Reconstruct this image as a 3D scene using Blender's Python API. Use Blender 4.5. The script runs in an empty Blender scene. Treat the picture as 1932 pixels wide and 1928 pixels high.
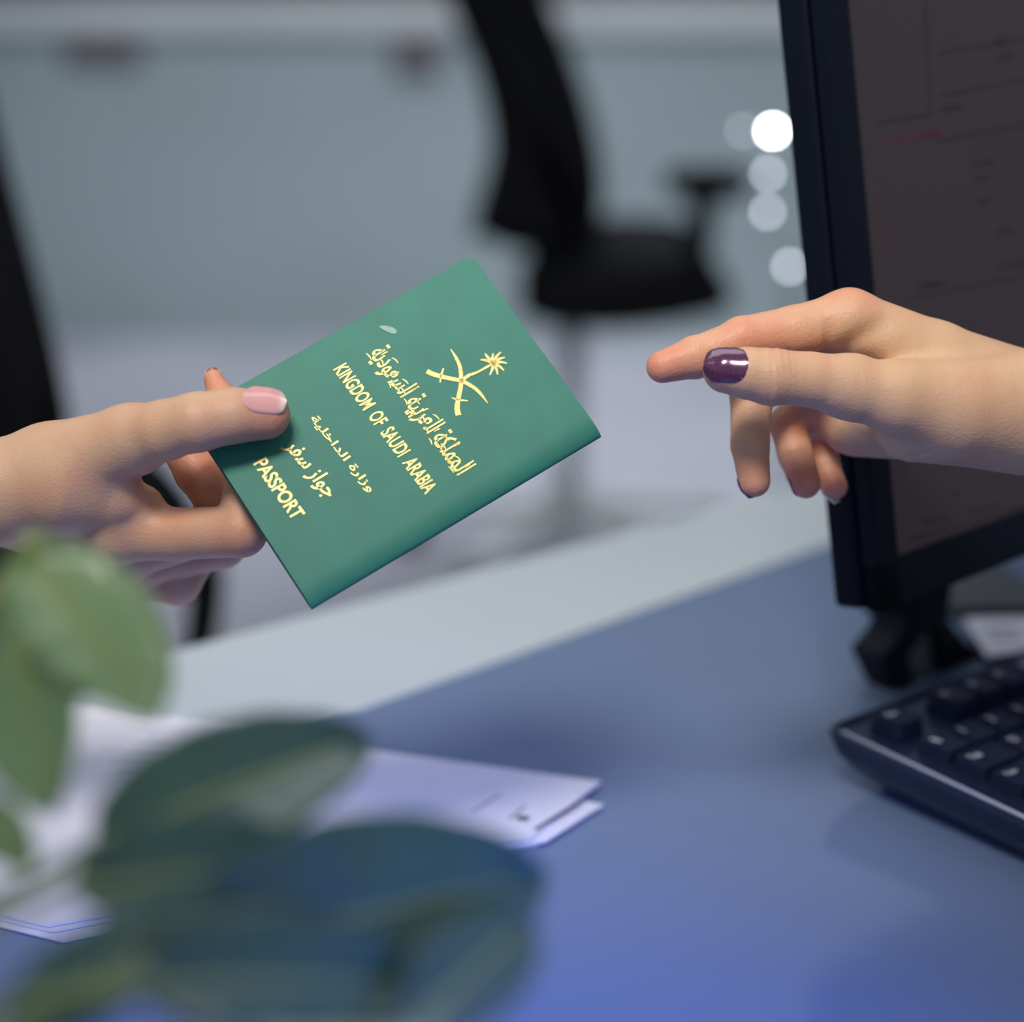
import bpy, bmesh, math, random
import numpy as np
from mathutils import Vector, Matrix

SC = bpy.context.scene
COL = SC.collection
rnd = random.Random(5)

# ------------------------------------------------------------------ camera
F = 3800.0                      # focal length in pixels of the 1932x1928 frame
CX, CY = 966.0, 964.0
PITCH = math.radians(17.0)
CAM = Vector((0, 0, 1.13))
RIGHT = Vector((1, 0, 0))
UP = Vector((0, math.sin(PITCH), math.cos(PITCH)))
FWD = Vector((0, math.cos(PITCH), -math.sin(PITCH)))
cd = bpy.data.cameras.new('camera')
cam = bpy.data.objects.new('camera', cd)
COL.objects.link(cam)
cam.location = CAM
cam.rotation_euler = (math.pi / 2 - PITCH, 0, 0)
cd.sensor_fit = 'HORIZONTAL'
cd.sensor_width = 36.0
cd.lens = 36.0 * F / 1932.0
cd.clip_start = 0.02
cd.dof.use_dof = True
cd.dof.focus_distance = 0.742
cd.dof.aperture_fstop = 3.4
SC.camera = cam

# ------------------------------------------------------------------ light
SC.view_settings.view_transform = 'Standard'
SC.view_settings.look = 'None'
SC.view_settings.exposure = 0.0
SC.view_settings.gamma = 1.0
SC.view_settings.use_curve_mapping = False
w = bpy.data.worlds.new('room_light')
SC.world = w
w.use_nodes = True
w.node_tree.nodes['Background'].inputs[0].default_value = (0.62, 0.76, 1.0, 1)
w.node_tree.nodes['Background'].inputs[1].default_value = 0.40
_n = w.node_tree.nodes
_tc = _n.new('ShaderNodeTexCoord')
_sx = _n.new('ShaderNodeSeparateXYZ')
_rp = _n.new('ShaderNodeValToRGB')       # bright ceiling side, darker towards the floor
_rp.color_ramp.elements[0].position = 0.30
_rp.color_ramp.elements[0].color = (0.15, 0.15, 0.16, 1)
_rp.color_ramp.elements[1].position = 0.62
_rp.color_ramp.elements[1].color = (0.74, 0.84, 1.0, 1)
_mr = _n.new('ShaderNodeMapRange')
_mr.inputs['From Min'].default_value = -1
w.node_tree.links.new(_tc.outputs['Generated'], _sx.inputs[0])
w.node_tree.links.new(_sx.outputs['Z'], _mr.inputs['Value'])
w.node_tree.links.new(_mr.outputs[0], _rp.inputs[0])
w.node_tree.links.new(_rp.outputs[0], _n['Background'].inputs[0])


def light(name, kind, loc, aim, energy, color, size=0.3, size_y=None, spot=None, blend=0.5):
    l = bpy.data.lights.new(name, kind)
    l.energy = energy
    l.color = color
    if kind == 'AREA':
        l.shape = 'RECTANGLE'
        l.size = size
        l.size_y = size_y or size
    else:
        l.shadow_soft_size = size
    if kind == 'SPOT':
        l.spot_size = math.radians(spot)
        l.spot_blend = blend
    o = bpy.data.objects.new(name, l)
    COL.objects.link(o)
    o.location = loc
    d = Vector(aim) - Vector(loc)
    o.rotation_euler = d.to_track_quat('-Z', 'Y').to_euler()
    return o


# downlight over the two hands, its pool ending on the near part of the desk
light('downlight', 'SPOT', (-0.22, 0.02, 2.15), (0.05, 1.55, 0.75), 116, (1.0, 0.94, 0.86), size=0.24, spot=46, blend=0.35)
# unseen overhead area lights, added as fill for background and far desk
lp = light('overhead_fill', 'AREA', (0.3, 3.9, 2.7), (0.3, 4.3, 0), 50, (0.95, 0.98, 1.0), size=3.5, size_y=1.6)
lp.data.spread = math.radians(84)
light('overhead_fill_rear', 'AREA', (0.0, 1.6, 2.6), (0.0, 1.6, 0), 8, (1.0, 0.97, 0.94), size=1.6, size_y=0.8)
# unseen blue spot, added to tint the near desk
light('added_blue_spot', 'SPOT', (0.16, -0.05, 1.02), (0.05, 0.365, 0.745), 84, (0.045, 0.16, 1.0), size=0.08, spot=42, blend=1.0)


# ------------------------------------------------------------------ helpers
def P(u, v, d):
    """world point seen at frame position (u, v), d metres along the view axis"""
    return CAM + FWD * d + RIGHT * ((u - CX) / F * d) + UP * (-(v - CY) / F * d)


def PZ(u, v, z):
    r = FWD + RIGHT * ((u - CX) / F) + UP * (-(v - CY) / F)
    return CAM + r * ((z - CAM.z) / r.z)


def PP(u, v, p0, n):
    r = FWD + RIGHT * ((u - CX) / F) + UP * (-(v - CY) / F)
    return CAM + r * ((Vector(p0) - CAM).dot(n) / r.dot(n))


CAMROT = Matrix((RIGHT, UP, -FWD)).transposed().to_4x4()
CAMM = Matrix.Translation(CAM) @ CAMROT


def mat(name, color, rough=0.5, metal=0.0, spec=0.5, emit=None, estr=0.0, coat=0.0, sss=0.0, sssr=(1, .3, .15),
        sssc=0.005, noise=None, bump=None, trans=0.0, mix=None):
    m = bpy.data.materials.new(name)
    m.use_nodes = True
    nt = m.node_tree
    b = nt.nodes['Principled BSDF']
    b.inputs['Base Color'].default_value = (*color, 1)
    b.inputs['Roughness'].default_value = rough
    b.inputs['Metallic'].default_value = metal
    b.inputs['Specular IOR Level'].default_value = spec
    b.inputs['Coat Weight'].default_value = coat
    b.inputs['Transmission Weight'].default_value = trans
    if sss:
        b.inputs['Subsurface Weight'].default_value = sss
        b.inputs['Subsurface Radius'].default_value = sssr
        b.inputs['Subsurface Scale'].default_value = sssc
    if emit:
        b.inputs['Emission Color'].default_value = (*emit, 1)
        b.inputs['Emission Strength'].default_value = estr
    tc = nt.nodes.new('ShaderNodeTexCoord')
    if noise or mix:
        sc, amt = noise or (8, 0.1)
        n = nt.nodes.new('ShaderNodeTexNoise')
        n.inputs['Scale'].default_value = sc
        n.inputs['Detail'].default_value = 5
        nt.links.new(tc.outputs['Object'], n.inputs['Vector'])
        r = nt.nodes.new('ShaderNodeValToRGB')
        c2 = mix if mix else tuple(c * (1 - amt) for c in color)
        r.color_ramp.elements[0].color = (*c2, 1)
        r.color_ramp.elements[0].position = 0.35
        r.color_ramp.elements[1].color = (*color, 1)
        r.color_ramp.elements[1].position = 0.65
        nt.links.new(n.outputs['Fac'], r.inputs['Fac'])
        nt.links.new(r.outputs['Color'], b.inputs['Base Color'])
    if bump:
        sc, st, di = bump
        n2 = nt.nodes.new('ShaderNodeTexNoise')
        n2.inputs['Scale'].default_value = sc
        n2.inputs['Detail'].default_value = 6
        nt.links.new(tc.outputs['Object'], n2.inputs['Vector'])
        bp = nt.nodes.new('ShaderNodeBump')
        bp.inputs['Strength'].default_value = st
        bp.inputs['Distance'].default_value = di
        nt.links.new(n2.outputs['Fac'], bp.inputs['Height'])
        nt.links.new(bp.outputs['Normal'], b.inputs['Normal'])
    return m


def link_mesh(name, me, m=None, parent=None, smooth=False):
    o = bpy.data.objects.new(name, me)
    COL.objects.link(o)
    if m:
        for mm in (m if isinstance(m, (list, tuple)) else [m]):
            me.materials.append(mm)
    if smooth:
        me.polygons.foreach_set('use_smooth', [True] * len(me.polygons))
    if parent:
        o.parent = parent
    return o


def obj(name, bm, m=None, parent=None, smooth=False):
    me = bpy.data.meshes.new(name)
    bmesh.ops.recalc_face_normals(bm, faces=bm.faces)
    bm.to_mesh(me)
    bm.free()
    return link_mesh(name, me, m, parent, smooth)


def tag(o, label=None, cat=None, group=None, kind=None):
    if label:
        o['label'] = label
    if cat:
        o['category'] = cat
    if group:
        o['group'] = group
    if kind:
        o['kind'] = kind
    return o


def empty(name, loc=(0, 0, 0), M=None):
    o = bpy.data.objects.new(name, None)
    COL.objects.link(o)
    o.empty_display_size = 0.05
    if M is not None:
        o.matrix_world = M
    else:
        o.location = loc
    return o


def frame_matrix(origin, x, y, z):
    m = Matrix((x, y, z)).transposed().to_4x4()
    m.translation = origin
    return m


def box(bm, x0, x1, y0, y1, z0, z1, bev=0.0, seg=2, M=None):
    b2 = bmesh.new()
    bmesh.ops.create_cube(b2, size=1.0)
    for v in b2.verts:
        v.co = Vector(((x0 + x1) / 2 + v.co.x * (x1 - x0), (y0 + y1) / 2 + v.co.y * (y1 - y0),
                       (z0 + z1) / 2 + v.co.z * (z1 - z0)))
    if bev:
        bmesh.ops.bevel(b2, geom=b2.edges[:], offset=bev, segments=seg, affect='EDGES', profile=0.6)
    if M is not None:
        b2.transform(M)
    me = bpy.data.meshes.new('t')
    b2.to_mesh(me)
    b2.free()
    bm.from_mesh(me)
    bpy.data.meshes.remove(me)


def prism(bm, pts, n, depth, bev=0.0, seg=2):
    """polygon of world points pushed by depth along n"""
    b2 = bmesh.new()
    vs = [b2.verts.new(p) for p in pts]
    f = b2.faces.new(vs)
    r = bmesh.ops.extrude_face_region(b2, geom=[f])
    for v in r['geom']:
        if isinstance(v, bmesh.types.BMVert):
            v.co += Vector(n) * depth
    bmesh.ops.recalc_face_normals(b2, faces=b2.faces)
    if bev:
        bmesh.ops.bevel(b2, geom=b2.edges[:], offset=bev, segments=seg, affect='EDGES', profile=0.6)
    me = bpy.data.meshes.new('t')
    b2.to_mesh(me)
    b2.free()
    bm.from_mesh(me)
    bpy.data.meshes.remove(me)


def tube(bm, pts, rads, n=12):
    rings = []
    up = Vector((0.13, 0.21, 0.97))
    for i, p in enumerate(pts):
        p = Vector(p)
        a = Vector(pts[max(i - 1, 0)])
        b = Vector(pts[min(i + 1, len(pts) - 1)])
        t = (b - a).normalized()
        s = t.cross(up)
        if s.length < 0.1:
            s = t.cross(Vector((1, 0, 0)))
        s.normalize()
        q = s.cross(t)
        r = rads[i] if isinstance(rads, (list, tuple)) else rads
        rings.append([bm.verts.new(p + s * (r * math.cos(k * 2 * math.pi / n)) + q * (r * math.sin(k * 2 * math.pi / n)))
                      for k in range(n)])
    for i in range(len(rings) - 1):
        for k in range(n):
            bm.faces.new((rings[i][k], rings[i][(k + 1) % n], rings[i + 1][(k + 1) % n], rings[i + 1][k]))
    bm.faces.new(rings[0][::-1])
    bm.faces.new(rings[-1])


def smooth_curve(pts, n):
    """Catmull-Rom through the points"""
    pts = [np.array(p, float) for p in pts]
    out = []
    m = len(pts)
    for i in range(m - 1):
        p0, p1, p2, p3 = pts[max(i - 1, 0)], pts[i], pts[i + 1], pts[min(i + 2, m - 1)]
        for k in range(n):
            t = k / n
            out.append(0.5 * ((2 * p1) + (-p0 + p2) * t + (2 * p0 - 5 * p1 + 4 * p2 - p3) * t * t
                              + (-p0 + 3 * p1 - 3 * p2 + p3) * t ** 3))
    out.append(pts[-1])
    return out


def text_mesh(s, width=None):
    """flat text as verts/faces with its lower left corner at the origin"""
    c = bpy.data.curves.new('lettering', 'FONT')
    c.body = s
    c.offset = 0.0 if width is None else width
    o = bpy.data.objects.new('lettering', c)
    COL.objects.link(o)
    bpy.context.view_layer.update()
    me = bpy.data.meshes.new_from_object(o.evaluated_get(bpy.context.evaluated_depsgraph_get()))
    vs = np.array([v.co[:] for v in me.vertices])
    fs = [tuple(p.vertices) for p in me.polygons]
    bpy.data.objects.remove(o)
    bpy.data.curves.remove(c)
    bpy.data.meshes.remove(me)
    mn, mx = vs.min(0), vs.max(0)
    vs = (vs - mn) / np.maximum(mx - mn, 1e-6)
    return vs, fs, (mx - mn)


# ------------------------------------------------------------------ materials
M_floor = mat('floor_vinyl', (0.25, 0.255, 0.30), rough=0.45, noise=(1.6, 0.25))
M_wall = mat('frosted_partition', (0.27, 0.33, 0.345), rough=0.5, noise=(1.2, 0.16))
M_rail = mat('partition_rail', (0.48, 0.51, 0.52), rough=0.4, noise=(2, 0.1))
M_dark = mat('dark_upper_wall', (0.10, 0.11, 0.12), rough=0.6)
M_desk = mat('desk_glass', (0.140, 0.195, 0.32), rough=0.16, spec=0.6, noise=(3, 0.08))
M_strip = mat('desk_pale_edge', (0.43, 0.49, 0.53), rough=0.35, noise=(3, 0.06))
M_black = mat('chair_black', (0.004, 0.0045, 0.006), rough=0.8, spec=0.12, bump=(300, 0.2, 0.002))
M_alu = mat('brushed_aluminium', (0.55, 0.56, 0.6), rough=0.35, metal=0.8)
M_mon = mat('monitor_plastic', (0.0025, 0.0045, 0.011), rough=0.5, spec=0.12, bump=(900, 0.15, 0.0004))
M_seam = mat('monitor_seam', (0.001, 0.001, 0.002), rough=0.9, spec=0.02)
M_kb = mat('keyboard_plastic', (0.011, 0.017, 0.046), rough=0.3, spec=0.35, bump=(1200, 0.12, 0.0003))
M_key = mat('key_plastic', (0.011, 0.015, 0.040), rough=0.4, spec=0.15)
M_legend = mat('key_print', (0.75, 0.78, 0.9), rough=0.5)
M_paper = mat('paper', (0.66, 0.66, 0.75), rough=0.8, noise=(30, 0.05))
M_ink = mat('print_ink', (0.05, 0.05, 0.07), rough=0.7)
M_green = mat('passport_green', (0.036, 0.190, 0.138), rough=0.5, spec=0.22, noise=(60, 0.10), bump=(1800, 0.35, 0.00012))
M_gold = mat('gold_foil', (0.60, 0.45, 0.14), rough=0.4, metal=0.3, noise=(900, 0.35))
M_pages = mat('page_edges', (0.72, 0.7, 0.62), rough=0.8)
M_nail = mat('natural_nail', (0.60, 0.30, 0.29), rough=0.28, coat=0.3)
M_tipnail = mat('pale_nail_edge', (0.78, 0.66, 0.60), rough=0.3, coat=0.4)
M_polish = mat('purple_nail_polish', (0.13, 0.030, 0.095), rough=0.2, coat=0.8, metal=0.25, noise=(1500, 0.5))
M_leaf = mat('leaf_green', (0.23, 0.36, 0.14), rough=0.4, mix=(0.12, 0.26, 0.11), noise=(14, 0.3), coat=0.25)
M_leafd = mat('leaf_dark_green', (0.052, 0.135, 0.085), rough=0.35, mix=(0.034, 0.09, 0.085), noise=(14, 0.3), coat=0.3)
M_stem = mat('stem_green', (0.36, 0.42, 0.14), rough=0.5)
M_pot = mat('pot_ceramic', (0.55, 0.57, 0.6), rough=0.3)
M_soil = mat('soil', (0.03, 0.02, 0.015), rough=0.95, bump=(200, 1.0, 0.003))
M_glow = mat('highlight_glow', (0.9, 0.9, 1), emit=(0.93, 0.95, 1.0), estr=60)  # glow that imitates specular highlights
M_glow2 = mat('highlight_glow_dim', (0.9, 0.9, 1), emit=(0.85, 0.88, 1.0), estr=9)
M_glow3 = mat('highlight_glow_faint', (0.9, 0.9, 1), emit=(0.85, 0.88, 0.95), estr=4)
M_brown = mat('block_brown', (0.10, 0.082, 0.09), rough=0.6)


def skin_mat(name, base, pink):
    m = mat(name, base, rough=0.52, sss=0.35, sssr=(1.0, 0.32, 0.14), sssc=0.006)
    nt = m.node_tree
    b = nt.nodes['Principled BSDF']
    at = nt.nodes.new('ShaderNodeAttribute')
    at.attribute_name = 'flush'  # skin pink plus painted warm light through the fingers
    tc = nt.nodes.new('ShaderNodeTexCoord')
    n = nt.nodes.new('ShaderNodeTexNoise')
    n.inputs['Scale'].default_value = 55
    n.inputs['Detail'].default_value = 4
    nt.links.new(tc.outputs['Object'], n.inputs['Vector'])
    ad = nt.nodes.new('ShaderNodeMath')
    ad.operation = 'MULTIPLY_ADD'
    ad.inputs[1].default_value = 0.9
    ad.inputs[2].default_value = -0.36
    nt.links.new(n.outputs['Fac'], ad.inputs[0])
    a2 = nt.nodes.new('ShaderNodeMath')
    a2.operation = 'ADD'
    a2.use_clamp = True
    nt.links.new(ad.outputs[0], a2.inputs[0])
    nt.links.new(at.outputs['Fac'], a2.inputs[1])
    mx = nt.nodes.new('ShaderNodeMix')
    mx.data_type = 'RGBA'
    mx.inputs[6].default_value = (*base, 1)
    mx.inputs[7].default_value = (*pink, 1)
    nt.links.new(a2.outputs[0], mx.inputs[0])
    nt.links.new(mx.outputs[2], b.inputs['Base Color'])
    # fine skin relief
    v = nt.nodes.new('ShaderNodeTexVoronoi')
    v.inputs['Scale'].default_value = 900
    nt.links.new(tc.outputs['Object'], v.inputs['Vector'])
    n2 = nt.nodes.new('ShaderNodeTexNoise')
    n2.inputs['Scale'].default_value = 130
    n2.inputs['Detail'].default_value = 5
    nt.links.new(tc.outputs['Object'], n2.inputs['Vector'])
    bp = nt.nodes.new('ShaderNodeBump')
    bp.inputs['Strength'].default_value = 0.3
    bp.inputs['Distance'].default_value = 0.0004
    nt.links.new(v.outputs['Distance'], bp.inputs['Height'])
    bp2 = nt.nodes.new('ShaderNodeBump')
    bp2.inputs['Strength'].default_value = 0.28
    bp2.inputs['Distance'].default_value = 0.0009
    nt.links.new(n2.outputs['Fac'], bp2.inputs['Height'])
    nt.links.new(bp.outputs['Normal'], bp2.inputs['Normal'])
    nt.links.new(bp2.outputs['Normal'], b.inputs['Normal'])
    return m


M_skinL = skin_mat('skin_left_person', (0.56, 0.355, 0.225), (0.58, 0.22, 0.13))
M_skinR = skin_mat('skin_right_person', (0.64, 0.405, 0.240), (0.64, 0.24, 0.15))

# ------------------------------------------------------------------ setting
bm = bmesh.new()
box(bm, -4, 4, -1.5, 7.0, -0.05, 0)
tag(obj('floor', bm, M_floor), 'pale lavender grey office floor', kind='structure')
WY = 5.3
bm = bmesh.new()
box(bm, -4, 4, WY, WY + 0.06, 0, PP(960, 62, (0, WY, 0), Vector((0, 1, 0))).z)
tag(obj('wall_back', bm, M_wall), 'frosted grey green glass partition behind the chairs', kind='structure')
zt = PP(960, 62, (0, WY, 0), Vector((0, 1, 0))).z
zt2 = PP(960, 6, (0, WY, 0), Vector((0, 1, 0))).z
bm = bmesh.new()
box(bm, -4, 4, WY - 0.02, WY + 0.08, zt, zt2, bev=0.005)
tag(obj('trim_1', bm, M_rail), 'pale grey rail on top of the partition', kind='structure')
bm = bmesh.new()
box(bm, -4, 4, WY + 0.4, WY + 0.5, 0, 2.9)
tag(obj('wall_far', bm, M_dark), 'dark wall above and behind the partition', kind='structure')

for (u, v, s) in ((190, 70, 1.0), (785, 95, 0.6)):  # flat brown blocks in place of dark blurs in the partition glass
    p = PP(u, v, (0, WY - 0.012, 0), Vector((0, 1, 0)))
    bm = bmesh.new()
    box(bm, p.x - 0.10 * s, p.x + 0.10 * s, p.y, p.y + 0.012, p.z - 0.065, p.z + 0.055, bev=0.004)
    tag(obj('brown_block', bm, M_brown),
        'blurred brown oblong on the partition, at the upper left' if u < 400 else
        'smaller blurred brown oblong on the partition just left of the black chair back', 'block')

# glowing beads that imitate specular highlights, blurring to discs beside the monitor
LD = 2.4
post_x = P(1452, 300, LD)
for i, (u, v, mm, r) in enumerate(((1458, 247, M_glow, .0045), (1449, 328, M_glow2, .0037), (1448, 400, M_glow2, .0037),
                                   (1490, 503, M_glow2, .0040), (1402, 247, M_glow3, .0032))):
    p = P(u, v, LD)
    t = empty('highlight_bead', p)
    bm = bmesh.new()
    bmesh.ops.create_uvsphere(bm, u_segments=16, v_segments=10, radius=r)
    obj('lens', bm, mm, t, True)  # glowing ball that imitates a highlight
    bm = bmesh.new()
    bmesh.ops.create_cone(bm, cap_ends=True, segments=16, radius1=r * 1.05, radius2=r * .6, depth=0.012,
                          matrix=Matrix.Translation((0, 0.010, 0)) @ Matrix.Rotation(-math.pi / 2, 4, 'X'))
    obj('bead_back', bm, M_alu, t, True)
    tag(t, ('brightest round white highlight bead, topmost beside the monitor edge',
            'dim round highlight bead directly below the brightest one',
            'dim round highlight bead third from the top of the column',
            'bluish round highlight bead lowest of the column, nearest the hand and monitor',
            'very faint round highlight bead just left of the brightest one')[i], 'glint')

# slender grey metal stand, added only to carry the highlight beads
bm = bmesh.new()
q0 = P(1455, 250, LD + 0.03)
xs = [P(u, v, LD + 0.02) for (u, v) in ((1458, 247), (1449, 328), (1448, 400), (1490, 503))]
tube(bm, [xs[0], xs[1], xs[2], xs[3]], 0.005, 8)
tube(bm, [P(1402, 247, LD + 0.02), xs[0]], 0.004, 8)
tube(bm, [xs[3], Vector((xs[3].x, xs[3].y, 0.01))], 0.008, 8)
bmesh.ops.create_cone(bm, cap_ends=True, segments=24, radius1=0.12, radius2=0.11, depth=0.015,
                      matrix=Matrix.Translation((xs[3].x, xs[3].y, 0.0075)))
tag(obj('added_bead_stand', bm, M_wall), 'slim grey green added stand holding the small highlight beads beside the monitor', 'stand')


# ------------------------------------------------------------------ chairs
def chair_profile(bm, pix, depth, y_thick, bev=0.02):
    n = Vector((0, 1, 0))
    p0 = P(966, 964, depth)
    pts = [PP(u, v, p0, n) for (u, v) in pix]
    prism(bm, pts, (0, 1, 0), y_thick, bev)


CD = 3.15
pr = empty('office_chair', PZ(1110, 1100, 0.0))
pr.location = Vector((P(1085, 600, CD + 0.1).x, P(1085, 600, CD + 0.1).y + 0.2, 0))


def cpart(name, bm, m, root, smooth=True):
    o = obj(name, bm, m, None, False)
    if smooth:
        o.data.polygons.foreach_set('use_smooth', [True] * len(o.data.polygons))
    o.parent = root
    o.matrix_parent_inverse = Matrix.Translation(root.location).inverted()
    return o


bm = bmesh.new()
left = smooth_curve([(770, -120), (835, -10), (895, 130), (925, 260), (915, 370), (893, 445)], 4)
rightc = smooth_curve([(1035, 480), (1110, 500), (1138, 400), (1135, 300), (1100, 160), (1030, -10), (960, -120)], 4)
chair_profile(bm, left + [(960, 478)] + rightc, CD, 0.42, 0.025)
cpart('backrest', bm, M_black, pr)
bm = bmesh.new()
chair_profile(bm, smooth_curve([(1000, 560), (1080, 500), (1300, 495), (1370, 530), (1375, 590), (1200, 625), (1050, 622),
                                (990, 600)], 3), CD - 0.02, 0.46, 0.02)
cpart('seat', bm, M_black, pr)
for dy in (0.0, 0.42):
    bm = bmesh.new()
    chair_profile(bm, smooth_curve([(1258, 330), (1330, 322), (1414, 330), (1412, 372), (1335, 380), (1260, 370)], 3),
                  CD - 0.05 + dy, 0.07, 0.008)
    cpart('armrest', bm, M_black, pr)
    bm = bmesh.new()
    chair_profile(bm, [(1300, 355), (1358, 355), (1350, 440), (1335, 510), (1285, 510), (1306, 440)], CD - 0.03 + dy, 0.03,
                  0.006)
    cpart('armrest_post', bm, M_black, pr)
bm = bmesh.new()
base = pr.location
zb = P(1085, 620, CD + 0.2).z + 0.03
tube(bm, [base + Vector((0, 0, 0.07)), base + Vector((0, 0, zb))], 0.022, 16)
cpart('gas_column', bm, M_rail, pr)
for k in range(5):
    a = k * 2 * math.pi / 5 + 0.35
    d = Vector((math.cos(a), math.sin(a), 0))
    bm = bmesh.new()
    tube(bm, [base + Vector((0, 0, 0.10)), base + d * 0.15 + Vector((0, 0, 0.09)), base + d * 0.3 + Vector((0, 0, 0.065))],
         [0.024, 0.02, 0.014], 10)
    cpart('base_leg', bm, M_rail, pr)
    bm = bmesh.new()
    c = base + d * 0.3 + Vector((0, 0, 0.03))
    bmesh.ops.create_cone(bm, cap_ends=True, segments=20, radius1=0.03, radius2=0.03, depth=0.04,
                          matrix=Matrix.Translation(c) @ Matrix.Rotation(math.pi / 2, 4, 'X'))
    cpart('caster', bm, M_black, pr)
tag(pr, 'black office chair with a curved tall backrest, between passport and monitor', 'chair')

LC = 1.75
p2 = empty('office_chair', Vector((P(-60, 900, LC).x, P(-60, 900, LC).y + 0.2, 0)))
bm = bmesh.new()
edge = smooth_curve([(-60, 120), (-15, 300), (25, 450), (65, 600), (98, 740), (112, 830), (100, 930)], 4)
chair_profile(bm, [(-420, 120)] + edge + [(-420, 930)], LC, 0.06, 0.02)
cpart('backrest', bm, M_black, p2)
bm = bmesh.new()
a1 = smooth_curve([(60, 860), (220, 850), (330, 930), (395, 1050), (415, 1130), (385, 1320)], 4)
a2 = smooth_curve([(330, 1320), (350, 1130), (330, 1060), (270, 980), (180, 940), (60, 940)], 4)
chair_profile(bm, a1 + a2, LC + 0.06, 0.04, 0.008)
cpart('back_support', bm, M_black, p2)
bm = bmesh.new()
sp = P(150, 1330, LC + 0.2)
box(bm, sp.x - 0.42, sp.x - 0.06, sp.y - 0.2, sp.y + 0.25, 0.40, 0.48, bev=0.025)
cpart('seat', bm, M_black, p2)
b2 = Vector((sp.x - 0.24, sp.y, 0))
bm = bmesh.new()
tube(bm, [b2 + Vector((0, 0, 0.07)), b2 + Vector((0, 0, 0.41))], 0.022, 14)
cpart('gas_column', bm, M_black, p2)
for k in range(5):
    a = k * 2 * math.pi / 5
    d = Vector((math.cos(a), math.sin(a), 0))
    bm = bmesh.new()
    tube(bm, [b2 + Vector((0, 0, 0.09)), b2 + d * 0.28 + Vector((0, 0, 0.06))], [0.024, 0.014], 10)
    cpart('base_leg', bm, M_black, p2)
    bm = bmesh.new()
    bmesh.ops.create_cone(bm, cap_ends=True, segments=18, radius1=0.028, radius2=0.028, depth=0.04,
                          matrix=Matrix.Translation(b2 + d * 0.28 + Vector((0, 0, 0.028))) @ Matrix.Rotation(math.pi / 2, 4, 'X'))
    cpart('caster', bm, M_black, p2)
tag(p2, 'black office chair cut by the left edge, behind the hand giving the passport', 'chair')

# ------------------------------------------------------------------ desk
ZD = 0.75
desk = empty('desk', (0, 0.75, 0))
eA, eB = PZ(-300, 1395, ZD), PZ(2500, 657, ZD)       # far edge
sA, sB = PZ(330, 1464, ZD), PZ(1932, 896, ZD)        # inner boundary of the pale strip
sA = sA + (sA - sB) * 0.35
sB2 = sB + (sB - sA) * 0.5


def slab(bm, poly, z0, z1, bev=0.0):
    prism(bm, [Vector((p.x, p.y, z0)) for p in poly], (0, 0, 1), z1 - z0, bev)


nearL, nearR = Vector((-0.75, 0.12, 0)), Vector((1.05, 0.12, 0))
bm = bmesh.new()
slab(bm, [nearL, nearR, Vector((1.05, sB2.y, 0)), sB2, sA, Vector((-0.75, sA.y, 0))], ZD - 0.03, ZD, 0.0)
o = obj('desktop', bm, M_desk)
o.parent = desk
o.matrix_parent_inverse = Matrix.Translation(desk.location).inverted()
bm = bmesh.new()
slab(bm, [sA, sB2, eB, eA], ZD - 0.03, ZD + 0.0003, 0.0)
o = obj('edge_strip', bm, M_strip)
tag(o, 'pale grey strip along the far edge of the desk')
o.parent = desk
o.matrix_parent_inverse = Matrix.Translation(desk.location).inverted()
for (x, y) in ((-0.6, 0.25), (0.9, 0.25), (-0.6, 0.7), (0.95, 1.3)):
    bm = bmesh.new()
    box(bm, x - 0.025, x + 0.025, y - 0.025, y + 0.025, 0, ZD - 0.03, bev=0.003)
    o = obj('leg', bm, M_alu)
    o.parent = desk
    o.matrix_parent_inverse = Matrix.Translation(desk.location).inverted()
tag(desk, 'glossy blue grey office desk with a pale strip along its far edge', 'desk')

# ------------------------------------------------------------------ monitor
ang = math.radians(44)
ax = Vector((math.cos(ang), math.sin(ang), 0))
nh = Vector((math.sin(ang), -math.cos(ang), 0))
tilt = math.radians(10)
my = Vector((0, 0, 1)) * math.cos(tilt) - nh * math.sin(tilt)      # up along the panel
mz = ax.cross(my).normalized()                                     # out of the screen
MO = P(1665, 1156, 0.845)
mon = empty('computer_monitor', M=frame_matrix(MO, ax, my, mz))
MW, MH, TH = 0.44, 0.34, 0.026
BZ, BB = 0.0150, 0.0205


def mpart(name, bm, m, smooth=False, parent=mon):
    return obj(name, bm, m, parent, smooth)


bm = bmesh.new()   # bezel ring
for (x0, x1, y0, y1) in ((0, BZ, 0, MH), (MW - BZ, MW, 0, MH), (0, MW, 0, BB), (0, MW, MH - BZ, MH)):
    box(bm, x0, x1, y0, y1, -0.008, 0, bev=0.0008)
mpart('bezel', bm, M_mon)
bm = bmesh.new()
box(bm, 0.0012, MW - 0.0012, 0.0012, MH - 0.0012, -0.0105, -0.0075)
mpart('seam', bm, M_seam)
bm = bmesh.new()
box(bm, 0.0, MW, 0.0, MH, -TH, -0.0100, bev=0.004, seg=3)
box(bm, 0.06, MW - 0.06, 0.05, MH - 0.05, -TH - 0.02, -TH + 0.002, bev=0.006)
mpart('rear_housing', bm, M_mon)
M_screen = mat('screen', (0.024, 0.018, 0.021), rough=0.45, spec=0.3, emit=(0.040, 0.026, 0.032), estr=0.35, mix=(0.018, 0.017, 0.020),
               noise=(9, 0.3))
bm = bmesh.new()
box(bm, BZ - 0.001, MW - BZ + 0.001, BB - 0.001, MH - BZ + 0.001, -0.006, -0.0025)
mpart('screen', bm, M_screen)
M_sline = mat('screen_lines', (0.015, 0.012, 0.016), rough=0.5)
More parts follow.
